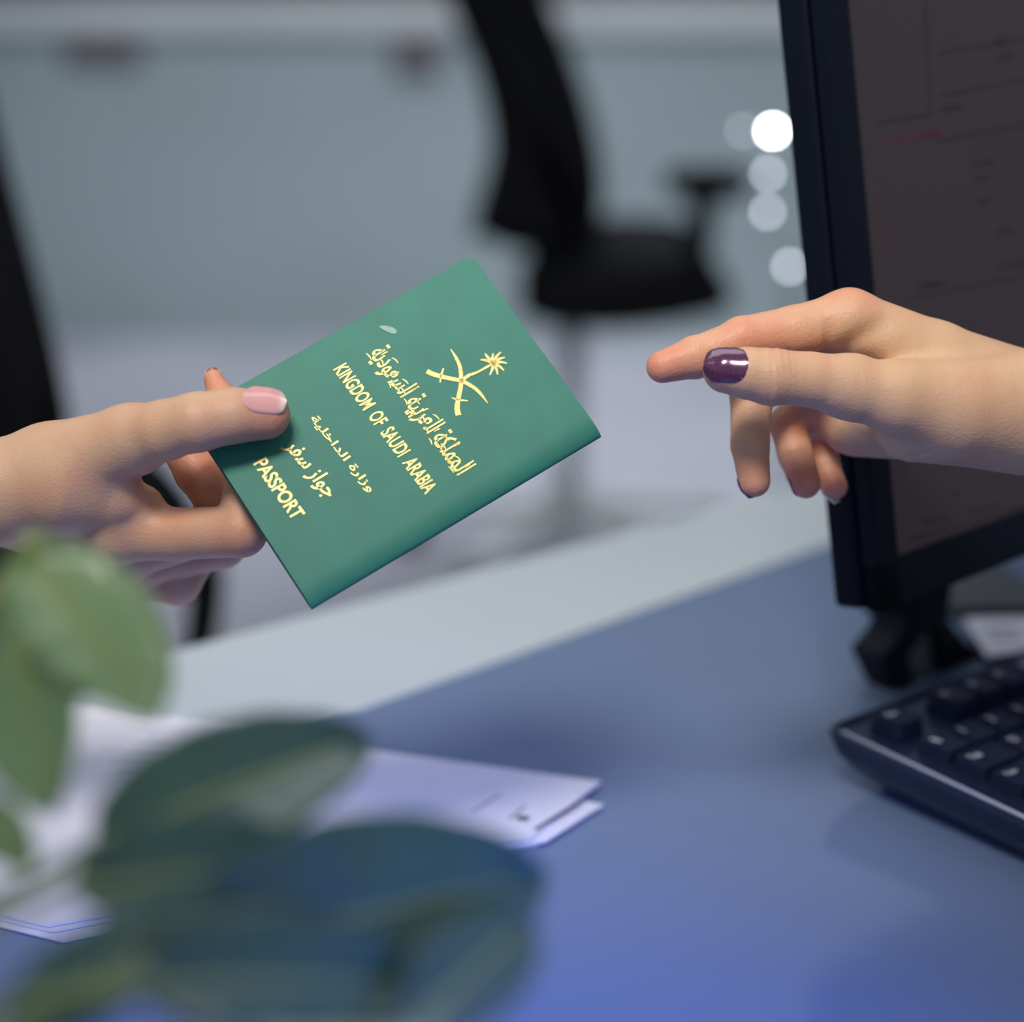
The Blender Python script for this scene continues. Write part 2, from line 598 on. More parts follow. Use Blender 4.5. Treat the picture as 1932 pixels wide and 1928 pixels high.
M_sred = mat('screen_red_text', (0.06, 0.012, 0.02), rough=0.5, emit=(0.08, 0.012, 0.03), estr=0.15)
NS = mz


def spx(u, v):
    q = PP(u, v, MO - mz * 0.0023, mz)
    l = mon.matrix_world.inverted() @ q
    return l.x, l.y


bm = bmesh.new()
bmr = bmesh.new()


def sline(b, pa, pb, wd):
    (x0, y0), (x1, y1) = spx(*pa), spx(*pb)
    d = Vector((x1 - x0, y1 - y0, 0))
    s = Vector((-d.y, d.x, 0)).normalized() * wd / 2
    vs = [b.verts.new(Vector((x, y, -0.0023)) + t) for (x, y, t) in ((x0, y0, s), (x1, y1, s), (x1, y1, -s), (x0, y0, -s))]
    b.faces.new(vs)


# panes and rules of the dim form on screen
for (a, b) in (((1746, 0), (1756, 215)), ((1655, 232), (1756, 215)), ((1720, 562), (1932, 520)), ((1712, 1020), (1932, 955)), ((1708, 888), (1700, 880)), ((1775, 265), (1932, 235)),
               ((1775, 180), (1932, 150)), ((1770, 100), (1932, 75))):
    bm = bmesh.new()
    sline(bm, a, b, 0.0008)
    mpart('screen_rule', bm, M_sline)




def words(b, u, v, n, h, slope=-0.20):
    uu = u
    for i in range(n):
        wd = rnd.uniform(5, 13)
        vv = v + (uu - u) * slope
        sline(b, (uu, vv), (uu + wd, vv + wd * slope), h * rnd.uniform(0.6, 1.0))
        uu += wd + rnd.uniform(2, 5)


for (u, v, n, h) in ((1778, 207, 3, .0030), (1878, 80, 2, .003), (1880, 110, 3, .0026), (1836, 312, 3, .0024),
                     (1838, 338, 2, .0022), (1846, 382, 2, .0022), (1884, 438, 3, .003), (1735, 542, 5, .0028),
                     (1885, 505, 4, .0026), (1800, 932, 1, .002), (1745, 985, 4, .002), (1830, 965, 5, .002)):
    bm = bmesh.new()
    words(bm, u, v, n, h)
    mpart('screen_writing', bm, M_sline)
words(bmr, 1660, 268, 9, .0024, -0.13)
words(bmr, 1740, 255, 3, .003, -0.13)
mpart('screen_red_writing', bmr, M_sred)

# stand on the desk
sp0 = PZ(1700, 1306, ZD)
sn = nh
bm = bmesh.new()


def spoly(bm, pix, dep, back=0.0, bev=0.002):
    pts = [PP(u, v, sp0 - sn * back, sn) for (u, v) in pix]
    prism(bm, [Vector((p.x, p.y, max(p.z, ZD + 0.0003))) for p in pts], -sn, dep, bev)


Minv = mon.matrix_world.inverted()


def mworld(name, bm, m):
    bm.transform(Minv)
    return obj(name, bm, m, mon)


spoly(bm, [(1712, 1120), (1800, 1095), (1790, 1172), (1772, 1190), (1735, 1195), (1713, 1172)], 0.03)
mworld('stand_neck', bm, M_mon)
bm = bmesh.new()
spoly(bm, [(1740, 1168), (1745, 1200), (1716, 1238), (1728, 1300), (1694, 1305), (1664, 1240), (1698, 1200), (1712, 1168)], 0.02)
mworld('stand_leg', bm, M_mon)
bm = bmesh.new()
spoly(bm, [(1762, 1168), (1790, 1168), (1830, 1215), (1862, 1262), (1782, 1285), (1772, 1200)], 0.02)
mworld('stand_leg', bm, M_mon)
bm = bmesh.new()
spoly(bm, [(1748, 1190), (1776, 1190), (1790, 1280), (1724, 1300), (1712, 1238)], 0.006, 0.006)
M_gp = mat('stand_grey_panel', (0.13, 0.13, 0.15), rough=0.4)
tag(mworld('stand_panel', bm, M_gp), 'grey panel between the stand legs')
tag(mon, 'black computer monitor with a dim brownish screen, behind the right hand', 'monitor')

# ------------------------------------------------------------------ keyboard
ZK = ZD + 0.030
k0 = PZ(1551, 1368, ZK)
kx = (PZ(1932, 1217, ZK) - k0)
kx = Vector((kx.x, kx.y, 0)).normalized()
kl = (PZ(1932, 1532, ZK) - k0)
kl = Vector((kl.x, kl.y, 0)).normalized()
ka = math.atan2(kx.y, kx.x)
kb_a = math.atan2(kl.y, kl.x) + math.pi / 2
km = (ka + kb_a) / 2
print('keyboard axes', math.degrees(ka), math.degrees(kb_a))
kx = Vector((math.cos(km), math.sin(km), 0))
tk = math.radians(3.0)
ky0 = Vector((-kx.y, kx.x, 0))
ky = ky0 * math.cos(tk) + Vector((0, 0, 1)) * math.sin(tk)
kz = kx.cross(ky)
KB = empty('keyboard', M=frame_matrix(k0, kx, ky, kz))
KW, KD = 0.44, 0.165
bm = bmesh.new()
# body: rounded-corner outline, side walls drawn in towards the desk


def rrect(x0, x1, y0, y1, r, n=5):
    out = []
    for (cx_, cy_, a0_) in ((x1 - r, y1 - r, 0), (x0 + r, y1 - r, 90), (x0 + r, y0 + r, 180), (x1 - r, y0 + r, 270)):
        for k in range(n + 1):
            a_ = math.radians(a0_ + 90 * k / n)
            out.append((cx_ + r * math.cos(a_), cy_ + r * math.sin(a_)))
    return out


layers = []
for (ins, z, r) in ((0.010, -0.0205, 0.006), (0.003, -0.012, 0.008), (0.0, -0.003, 0.008), (0.0008, -0.0006, 0.008),
                    (0.0022, 0.0, 0.008), (0.0036, -0.0005, 0.007), (0.0045, -0.0022, 0.006)):
    layers.append([bm.verts.new((x, y, z)) for (x, y) in rrect(ins, KW - ins, -KD + ins, -ins, r)])
n = len(layers[0])
for i in range(len(layers) - 1):
    for k in range(n):
        bm.faces.new((layers[i][k], layers[i][(k + 1) % n], layers[i + 1][(k + 1) % n], layers[i + 1][k]))
bm.faces.new(layers[-1])
bm.faces.new(layers[0][::-1])
o = obj('body', bm, M_kb, KB)
M_edge_shine = mat('keyboard_edge_shine', (0.36, 0.38, 0.50), rough=0.25)  # edge highlight painted as a pale line
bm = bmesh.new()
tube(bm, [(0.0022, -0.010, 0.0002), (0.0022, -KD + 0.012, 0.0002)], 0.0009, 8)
tag(obj('edge_shine', bm, M_edge_shine, KB, True), 'pale line painted as a highlight along the left edge')
for x in (0.03, KW - 0.05):
    bm = bmesh.new()
    box(bm, x, x + 0.02, -0.022, -0.012, -0.0282, -0.015, bev=0.001)
    obj('foot', bm, M_kb, KB)
for x in (0.03, KW - 0.05):
    bm = bmesh.new()
    box(bm, x, x + 0.02, -KD + 0.02, -KD + 0.028, -0.0210, -0.018)
    obj('foot', bm, M_kb, KB)


def key_mesh(wd, dp, round_=False):
    b = bmesh.new()
    lo = rrect(-wd / 2, wd / 2, -dp / 2, dp / 2, 0.0016, 3)
    mid = rrect(-wd / 2 + 0.0012, wd / 2 - 0.0012, -dp / 2 + 0.0008, dp / 2 - 0.0018, 0.002, 3)
    hi = rrect(-wd / 2 + 0.0019, wd / 2 - 0.0019, -dp / 2 + 0.0016, dp / 2 - 0.0026, 0.002, 3)
    L = [[b.verts.new((x, y, z)) for (x, y) in pl] for (pl, z) in ((lo, -0.003), (mid, 0.0048), (hi, 0.0054))]
    nn = len(lo)
    for i in range(2):
        for k in range(nn):
            b.faces.new((L[i][k], L[i][(k + 1) % nn], L[i + 1][(k + 1) % nn], L[i + 1][k]))
    c = b.verts.new((0, 0, 0.0048))
    for k in range(nn):
        b.faces.new((L[2][k], L[2][(k + 1) % nn], c))
    bmesh.ops.recalc_face_normals(b, faces=b.faces)
    me = bpy.data.meshes.new('key')
    b.to_mesh(me)
    b.free()
    me.materials.append(M_key)
    return me


KM = {}
TM = {}
rows = [
    (-0.021, 1.0, [('Esc', 1, 0), ('F1', 1, 1), ('F2', 1, 0), ('F3', 1, 0), ('F4', 1, 0), ('F5', 1, .5), ('F6', 1, 0), ('F7', 1, 0),
                   ('F8', 1, 0), ('F9', 1, .5), ('F10', 1, 0), ('F11', 1, 0), ('F12', 1, 0)]),
    (-0.0475, 1, [('`', 1, 0)] + [(c, 1, 0) for c in '1234567890-='] + [('Bksp', 2, 0)]),
    (-0.0665, 1, [('Tab', 1.5, 0)] + [(c, 1, 0) for c in 'QWERTYUIOP[]'] + [('\\', 1.5, 0)]),
    (-0.0855, 1, [('Caps', 1.75, 0)] + [(c, 1, 0) for c in "ASDFGHJKL;'"] + [('Enter', 2.25, 0)]),
    (-0.1045, 1, [('Shift', 2.25, 0)] + [(c, 1, 0) for c in 'ZXCVBNM,./'] + [('Shift', 2.75, 0)]),
    (-0.1235, 1, [('Ctrl', 1.25, 0), ('Win', 1.25, 0), ('Alt', 1.25, 0), ('', 6.25, 0), ('Alt', 1.25, 0), ('Fn', 1.25, 0),
                  ('Ctrl', 2.5, 0)]),
]
for (y, hh, ks) in rows:
    x = 0.016
    for (lab, wd, gap) in ks:
        x += gap * 0.019
        W_ = wd * 0.019
        key_id = (wd,)
        if key_id not in KM:
            KM[key_id] = key_mesh(W_ - 0.0012, 0.0178)
        o = bpy.data.objects.new('key', KM[key_id])
        COL.objects.link(o)
        o.parent = KB
        o.location = (x + W_ / 2, y, 0.0015 if y > -0.03 else -0.0008)
        if lab:
            if (lab, wd) not in TM:
                vs, fs, dim = text_mesh(lab)
                hgt = 0.0036 if len(lab) > 1 else 0.0046
                wid = hgt * min(dim[0] / max(dim[1], .2), 3.2) * 0.9
                me = bpy.data.meshes.new('legend')
                me.from_pydata([(-W_ / 2 + 0.0036 + p[0] * wid, -0.0005 + p[1] * hgt, 0.0056) for p in vs], [], fs)
                me.materials.append(M_legend)
                TM[(lab, wd)] = me
            t = bpy.data.objects.new('legend', TM[(lab, wd)])
            COL.objects.link(t)
            t.parent = o
        x += W_
tag(KB, 'black computer keyboard in the lower right corner, in front of the monitor', 'keyboard')

# ------------------------------------------------------------------ papers


def sheet(name, pix, z, thick, label, cat='paper', m=M_paper, lines=(), bl=None):
    pts = [PZ(u, v, z) for (u, v) in pix]
    c = sum(pts, Vector()) / len(pts)
    root = empty(name, (c.x, c.y, z))
    bm = bmesh.new()
    prism(bm, [p - root.location for p in pts], (0, 0, 1), thick)
    obj('sheet', bm, m, root)
    if lines:
        for (a, b, wd) in lines:
            bm = bmesh.new()
            A, B = PZ(*a, z + thick + 0.0001) - root.location, PZ(*b, z + thick + 0.0001) - root.location
            s = (B - A).cross(Vector((0, 0, 1))).normalized() * wd / 2
            bm.faces.new([bm.verts.new(p) for p in (A + s, B + s, B - s, A - s)])
            obj('printed_line', bm, M_ink, root)
    tag(root, label, cat)
    return root


sheet('paper_sheet', [(-190, 1500), (150, 1345), (1122, 1520), (1010, 1598), (120, 1780), (-190, 1700)], ZD + 0.0006, 0.0006,
      'lowest white sheet of the desk papers, its corner showing beneath the others')
sheet('paper_sheet', [(-190, 1490), (140, 1335), (1140, 1520), (1115, 1535), (1030, 1590), (100, 1760), (-190, 1690)],
      ZD + 0.0016, 0.0006, 'middle white sheet of the desk papers, its corner poking out to the right')
prl = [((945, 1497), (890, 1532), .0009), ((1098, 1510), (1010, 1565), .0022), ((992, 1520), (960, 1545), .0010),
       ((975, 1542), (998, 1545), .0045)]
for k in range(9):
    prl.append(((160 + k * 16, 1362 + k * 24), (300 + k * 30, 1385 + k * 26), .0006))
sheet('paper_sheet', [(-190, 1480), (130, 1322), (660, 1412), (1134, 1477), (1085, 1515), (1000, 1586), (90, 1750), (-190, 1680)],
      ZD + 0.0026, 0.0008, 'topmost white printed sheet of the desk papers, partly behind the plant leaves', lines=prl)
sheet('paper_sheet', [(1818, 1168), (1990, 1165), (2020, 1215), (1862, 1240)], ZD + 0.0075, 0.0008,
      'white printed sheet behind the monitor stand, above the keyboard',
      lines=[((1860, 1188), (1920, 1186), .004), ((1868, 1206), (1932, 1203), .003)])
sheet('dark_plate', [(1775, 1100), (1890, 1080), (1925, 1110), (2060, 1122), (2060, 1163), (1790, 1165)], ZD + 0.001, 0.006,  # flat dark grey piece on the desk
      'flat dark grey piece lying behind the monitor, beyond the printed sheet', 'plate',
      m=mat('plate_grey', (0.055, 0.06, 0.075), rough=0.5))

# ------------------------------------------------------------------ plant
plant = empty('potted_plant', (-0.17, 0.40, ZD))
pl = plant.location.copy()


def leafmesh(base, tip, width, up, m, cup=0.12, droop=0.10, nm='leaf'):
    B, T = Vector(base), Vector(tip)
    d = T - B
    L = d.length
    d.normalize()
    s = d.cross(Vector(up)).normalized()
    n_ = s.cross(d)
    b = bmesh.new()
    NU, NV = 20, 12
    g = []
    for i in range(NU + 1):
        t = i / NU
        wv = width / 2 * (math.sin(math.pi * t ** 0.9) ** 0.58) if 0 < t < 1 else 0.0
        row = []
        for j in range(NV + 1):
            q = -1 + 2 * j / NV
            x = q * wv
            z = cup * width * (q * q) * (1 - 0.3 * t) - droop * L * (t - 0.4) ** 2 * 1.5 - 0.02 * width * math.exp(-(q * 7) ** 2)
            z += 0.012 * width * math.sin(t * 30) * abs(q) ** 1.5
            row.append(b.verts.new(B + d * (t * L) + s * x + n_ * z - pl))
        g.append(row)
    for i in range(NU):
        for j in range(NV):
            try:
                b.faces.new((g[i][j], g[i + 1][j], g[i + 1][j + 1], g[i][j + 1]))
            except ValueError:
                pass
    bmesh.ops.remove_doubles(b, verts=b.verts, dist=1e-5)
    r = bmesh.ops.solidify(b, geom=b.faces[:], thickness=0.0006)
    o = obj(nm, b, m, plant, True)
    b = bmesh.new()
    tube(b, [B + d * (t / 10 * L) + n_ * (-droop * L * (t / 10 - 0.4) ** 2 * 1.5 - 0.02 * width + 0.0009) - pl for t in range(10)],
         [0.0013 - 0.0001 * t for t in range(10)], 6)
    obj('midrib', b, M_stem, o, True)
    return o


camdir = (-FWD + UP * 0.3)
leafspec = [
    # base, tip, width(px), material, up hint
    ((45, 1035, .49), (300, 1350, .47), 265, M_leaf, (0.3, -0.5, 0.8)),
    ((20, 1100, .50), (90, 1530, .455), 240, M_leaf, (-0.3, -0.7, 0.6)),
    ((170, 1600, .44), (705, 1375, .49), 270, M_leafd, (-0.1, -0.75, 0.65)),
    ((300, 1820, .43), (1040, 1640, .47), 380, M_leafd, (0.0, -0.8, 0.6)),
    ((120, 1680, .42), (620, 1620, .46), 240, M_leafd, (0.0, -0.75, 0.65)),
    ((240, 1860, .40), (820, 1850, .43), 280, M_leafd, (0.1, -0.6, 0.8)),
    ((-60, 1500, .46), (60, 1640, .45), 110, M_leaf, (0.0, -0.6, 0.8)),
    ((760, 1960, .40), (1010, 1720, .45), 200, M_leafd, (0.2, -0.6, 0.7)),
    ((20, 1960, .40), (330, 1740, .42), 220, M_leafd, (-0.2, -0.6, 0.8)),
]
crown = Vector((-0.17, 0.40, ZD + 0.10))
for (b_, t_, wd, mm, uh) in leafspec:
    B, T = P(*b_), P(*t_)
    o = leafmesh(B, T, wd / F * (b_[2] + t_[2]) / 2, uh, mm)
    bm = bmesh.new()
    mid = (crown + B) / 2 + Vector((0, -0.01, 0.015))
    cpts = [Vector(p) - pl for p in smooth_curve([crown - Vector((0, 0, 0.03)), mid, B, B + (T - B) * 0.06], 5)]
    tube(bm, cpts, 0.0017, 8)
    obj('stem', bm, M_stem, plant, True)
bm = bmesh.new()
yl = [P(60, 1105, .485), P(110, 1200, .48), P(165, 1310, .475)]
tube(bm, [p - pl for p in yl], [0.0022, 0.0038, 0.0026], 8)
obj('stem', bm, M_stem, plant, True)


def lathe(bm, prof, n=32):
    rings = [[bm.verts.new((r * math.cos(2 * math.pi * k / n), r * math.sin(2 * math.pi * k / n), z)) for k in range(n)] for
             (r, z) in prof]
    for i in range(len(rings) - 1):
        for k in range(n):
            bm.faces.new((rings[i][k], rings[i][(k + 1) % n], rings[i + 1][(k + 1) % n], rings[i + 1][k]))
    bm.faces.new(rings[0][::-1])
    bm.faces.new(rings[-1])


bm = bmesh.new()
lathe(bm, [(0.030, 0.0006), (0.033, 0.004), (0.043, 0.075), (0.045, 0.08), (0.042, 0.08), (0.040, 0.072)])
obj('pot', bm, M_pot, plant, True)
bm = bmesh.new()
lathe(bm, [(0.0398, 0.070), (0.03, 0.073), (0.002, 0.075)])
obj('soil', bm, M_soil, plant, True)
tag(plant, 'blurred green leafy plant in the lower left foreground, over the papers', 'plant')

# ------------------------------------------------------------------ passport
PR = np.array([-0.3613, -0.1503, -0.9836])
PT = np.array([-0.0432, 0.0319, -0.7419])
aa = np.linalg.norm(PR)
Rm = Matrix.Rotation(aa, 3, Vector(PR / aa))
PM = CAMM @ (Matrix.Translation(Vector(PT)) @ Rm.to_4x4())
pas = empty('passport', M=PM)
PMI = PM.inverted()
W_, H_ = 0.088, 0.125
PN = (PM.to_3x3() @ Vector((0, 0, 1))).normalized()


def cov(u, v):
    q = PMI @ PP(u, v, PM.translation, PN)
    return q.x, q.y


TC = 0.0052
path = []
for i in range(17):
    path.append((-W_ / 2 + (W_ - 0.009) * i / 16, 0.0))
for i in range(1, 37):
    a = math.pi / 2 * i / 36
    path.append((W_ / 2 - 0.009 + 0.009 * math.sin(a), -TC * 0.62 * (1 - math.cos(a))))
for i in range(1, 15):
    a = math.pi / 2 * i / 14
    path.append((W_ / 2 - 0.003 + 0.003 * math.cos(a), -TC * 0.62 - TC * 0.38 * math.sin(a)))
for i in range(1, 13):
    path.append((W_ / 2 - 0.003 - (W_ - 0.003) * i / 12, -TC))


def yext(x):
    dx = x + W_ / 2
    r = 0.0042
    if dx < r:
        return H_ / 2 - (r - math.sqrt(max(r * r - (r - dx) ** 2, 0)))
    return H_ / 2


xs_extra = [0.0, 0.0004, 0.0011, 0.0021, 0.0032]
path = [(-W_ / 2 + d, 0.0) for d in xs_extra] + path[1:-1] + [(-W_ / 2 + d, -TC) for d in reversed(xs_extra)]
bm = bmesh.new()
NY = 14
g = []
for (x, z) in path:
    ye = yext(x)
    g.append([bm.verts.new((x, -ye + 2 * ye * j / NY, z)) for j in range(NY + 1)])
for i in range(len(g) - 1):
    for j in range(NY):
        bm.faces.new((g[i][j], g[i + 1][j], g[i + 1][j + 1], g[i][j + 1]))
o = obj('cover', bm, M_green, pas, True)
sm = o.modifiers.new('board', 'SOLIDIFY')
sm.thickness = 0.0006
sm.offset = 0.0 if False else -1.0
# make sure the normals look outwards, so that the board grows inwards
for p_ in o.data.polygons:
    p_.use_smooth = False
if o.data.polygons[5].normal.z < 0:
    o.data.flip_normals()
bm = bmesh.new()
pg = rrect(-W_ / 2 + 0.001, W_ / 2 - 0.004, -H_ / 2 + 0.001, H_ / 2 - 0.001, 0.003, 4)
prism(bm, [Vector((x, y, -TC + 0.0007)) for (x, y) in pg], (0, 0, 1), TC - 0.0014)
obj('pages', bm, M_pages, pas)


def put_text(name, s, bl, br, hpx, weight=0.0, h2=None):
    (x0, y0), (x1, y1) = cov(*bl), cov(*br)
    h = hpx / 5.05 / 1000
    vs, fs, dim = text_mesh(s, weight)
    out = []
    for p in vs:
        X = x0 + (x1 - x0) * p[0]
        Y = y0 + (y1 - y0) * p[0] + h * p[1]
        out.append((X, Y, 0.00022))
    me = bpy.data.meshes.new(name)
    me.from_pydata(out, [], fs)
    return link_mesh(name, me, M_gold, pas)


ar1 = '\uFE94\uFEF3\uFEA9\uFEEE\uFECC\uFEB4\uFEDF\uFE8D \uFE94\uFEF4\uFE91\uFEAE\uFECC\uFEDF\uFE8D \uFE94\uFEDC\uFEE0\uFEE4\uFEE4\uFEDF\uFE8D'
ar1 = '\uFE94\uFEF3\uFEA9\uFEEE\uFECC\uFEB4\uFEDF\uFE8D \uFE94\uFEF4\uFE91\uFEAE\uFECC\uFEDF\uFE8D \uFE94\uFEDC\uFEE0\uFEE4\uFEE4\uFEDF\uFE8D'
ar2 = '\uFE94\uFEF4\uFEE0\uFEA7\uFE8D\uFEAA\uFEDF\uFE8D \uFE93\uFEAD\uFE8D\uFEAF\uFEED'
ar3 = '\uFEAE\uFED4\uFEB3 \uFEAF\uFE8D\uFEEE\uFE9F'
put_text('arabic_title', ar1, (684, 674), (852, 905), 56, 0.016)
put_text('latin_title', 'KINGDOM  OF  SAUDI  ARABIA', (628, 698), (802, 934), 29, 0.026)
put_text('arabic_line', ar2, (580, 792), (692, 932), 21, 0.02)
put_text('arabic_heading', ar3, (527, 846), (607, 946), 42, 0.02)
put_text('latin_heading', 'PASSPORT', (477, 876), (552, 983), 28, 0.026)


def ribbon(bm, pts, wds):
    c = [cov(*p) for p in pts]
    c = smooth_curve([(x, y) for (x, y) in c], 6)
    m = len(c)
    ww = [np.interp(i / (m - 1) * (len(wds) - 1), range(len(wds)), wds) for i in range(m)]
    prev = None
    for i in range(m):
        a, b = c[max(i - 1, 0)], c[min(i + 1, m - 1)]
        d = (b - a)
        d = d / (np.linalg.norm(d) + 1e-9)
        nrm = np.array([-d[1], d[0]]) * ww[i] / 2
        l = bm.verts.new((*(c[i] + nrm), 0.00022))
        r = bm.verts.new((*(c[i] - nrm), 0.00022))
        if prev:
            bm.faces.new((prev[0], prev[1], r, l))
        prev = (l, r)


def z3(x, y):
    return (800 + x / 10.73, 640 + y / 10.73)


bm = bmesh.new()
ribbon(bm, [z3(55, 650), z3(200, 715), z3(460, 785), z3(740, 845), z3(960, 950), z3(1130, 1090), z3(1290, 1300)],
       [.0020, .0019, .0017, .0016, .0014, .0013, .0003])
ribbon(bm, [z3(395, 590), z3(350, 730), z3(325, 880)], [.0005, .0009, .0005])
ribbon(bm, [z3(700, 1545), z3(670, 1400), z3(700, 1180), z3(750, 900), z3(735, 600), z3(660, 400), z3(535, 200)],
       [.0022, .0020, .0017, .0016, .0014, .0012, .0003])
ribbon(bm, [z3(560, 1190), z3(700, 1230), z3(890, 1250)], [.0005, .0009, .0005])
ribbon(bm, [z3(760, 850), z3(900, 740), z3(1080, 670), z3(1390, 500)], [.0014, .0013, .0009, .0010])
for (x, y) in ((1140, 420), (1230, 290), (1400, 290), (1560, 260), (1640, 370), (1680, 490), (1620, 640), (1490, 720), (1330, 730)):
    mx_, my_ = (x + 1400) / 2, (y + 500) / 2
    ribbon(bm, [z3(1400, 500), z3(mx_ + (y - 500) * 0.08, my_ - abs(x - 1400) * 0.10), z3(x, y)], [.0010, .0011, .0005])
obj('emblem', bm, M_gold, pas)
bm = bmesh.new()      # the small vowel strokes over the calligraphy
for k in range(26):
    t_ = (k + 0.5) / 26
    h_ = (10, 38, 24, 46, 16, 33)[k % 6]
    u_ = 684 + (852 - 684) * t_ + 0.84 * h_
    v_ = 674 + (905 - 674) * t_ - 0.54 * h_
    dx_, dy_ = ((5, 6), (6, -3), (3, 6), (6, 5))[k % 4]
    ribbon(bm, [(u_ - dx_, v_ - dy_), (u_ + 1, v_ - 1), (u_ + dx_, v_ + dy_)], [.0003, .0006, .0003])
obj('vowel_marks', bm, M_gold, pas)
M_glare = mat('painted_glare', (0.045, 0.205, 0.150), rough=0.3)  # glare on the cover painted as a paler green ribbon
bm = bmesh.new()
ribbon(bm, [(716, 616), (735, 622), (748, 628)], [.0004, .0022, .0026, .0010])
obj('glare_mark', bm, M_glare, pas)
tag(pas, 'green passport with gold lettering and emblem, held by the hand on the left', 'passport')

# ------------------------------------------------------------------ hands
D0 = 0.745


def c3(u, v, dz):
    d = D0 - dz / 1000.0
    return np.array([(u - CX) / F * d, -(v - CY) / F * d, -d]) * 1000.0      # camera frame, millimetres


PXMM = F / D0 / 1000.0


def cone_sdf(p, a, ra, b, rb):
    ab = b - a
    L2 = float(ab @ ab) + 1e-9
    t = np.clip(((p - a) @ ab) / L2, 0, 1).astype(np.float32)
    q = p - a - t[..., None] * ab
    return np.sqrt((q * q).sum(-1)) - (ra + (rb - ra) * t)


def smin(a, b, k):
    h = np.clip(0.5 + 0.5 * (b - a) / k, 0, 1)
    return b + (a - b) * h - k * h * (1 - h)


class Hand:
    def __init__(self, body, fingers, kbody=6.0, kf=4.0, grooves=(), flush=(), cuts=()):
        self.cuts = cuts
        self.body, self.fingers, self.kb, self.kf = body, fingers, kbody, kf
        self.grooves, self.flush = grooves, flush  # flush: skin pink and painted warm glow

    def chain(self, p, ch, k):
        D = None
        for (A, B) in zip(ch[:-1], ch[1:]):
            d = cone_sdf(p, c3(*A[:3]).astype(np.float32), A[3] / PXMM, c3(*B[:3]).astype(np.float32), B[3] / PXMM)
            D = d if D is None else smin(D, d, k)
        return D

    def __call__(self, p):
        D = None
        for ch in self.body:
            d = self.chain(p, ch, 3.0)
            D = d if D is None else smin(D, d, self.kb)
        R = D
        for ch in self.fingers:
            f = self.chain(p, ch, 1.6)
            R = np.minimum(R, smin(D, f, self.kf))
        for (u, v, dz, ax_, half, wd, dep) in self.grooves:
            # shallow crease: plane across the finger at the point, limited in extent
            c = c3(u, v, dz).astype(np.float32)
            a = np.array(ax_, np.float32)
            a /= np.linalg.norm(a)
            q = p - c
            s = q @ a
            r = np.sqrt(np.maximum((q * q).sum(-1) - s * s, 0))
            R = R + dep * np.exp(-(s / wd) ** 2) * np.clip(1.3 - r / half, 0, 1)
        for (u1, v1, u2, v2, wd, dep, zlo) in self.cuts:
            a = c3(u1, v1, zlo).astype(np.float32)
            b = c3(u2, v2, zlo).astype(np.float32)
            ab = (b - a)[:2]
            q = p[..., :2] - a[:2]
            t = np.clip((q @ ab) / float(ab @ ab), 0, 1)
            e = q - t[..., None] * ab
            r2 = (e * e).sum(-1)
            R = R + dep * np.exp(-r2 / (wd * wd)) * np.clip((p[..., 2] - a[2]) / 3.0, 0, 1) * (0.35 + 0.65 * np.sin(np.pi * np.clip(t, .08, .92)))
        return R


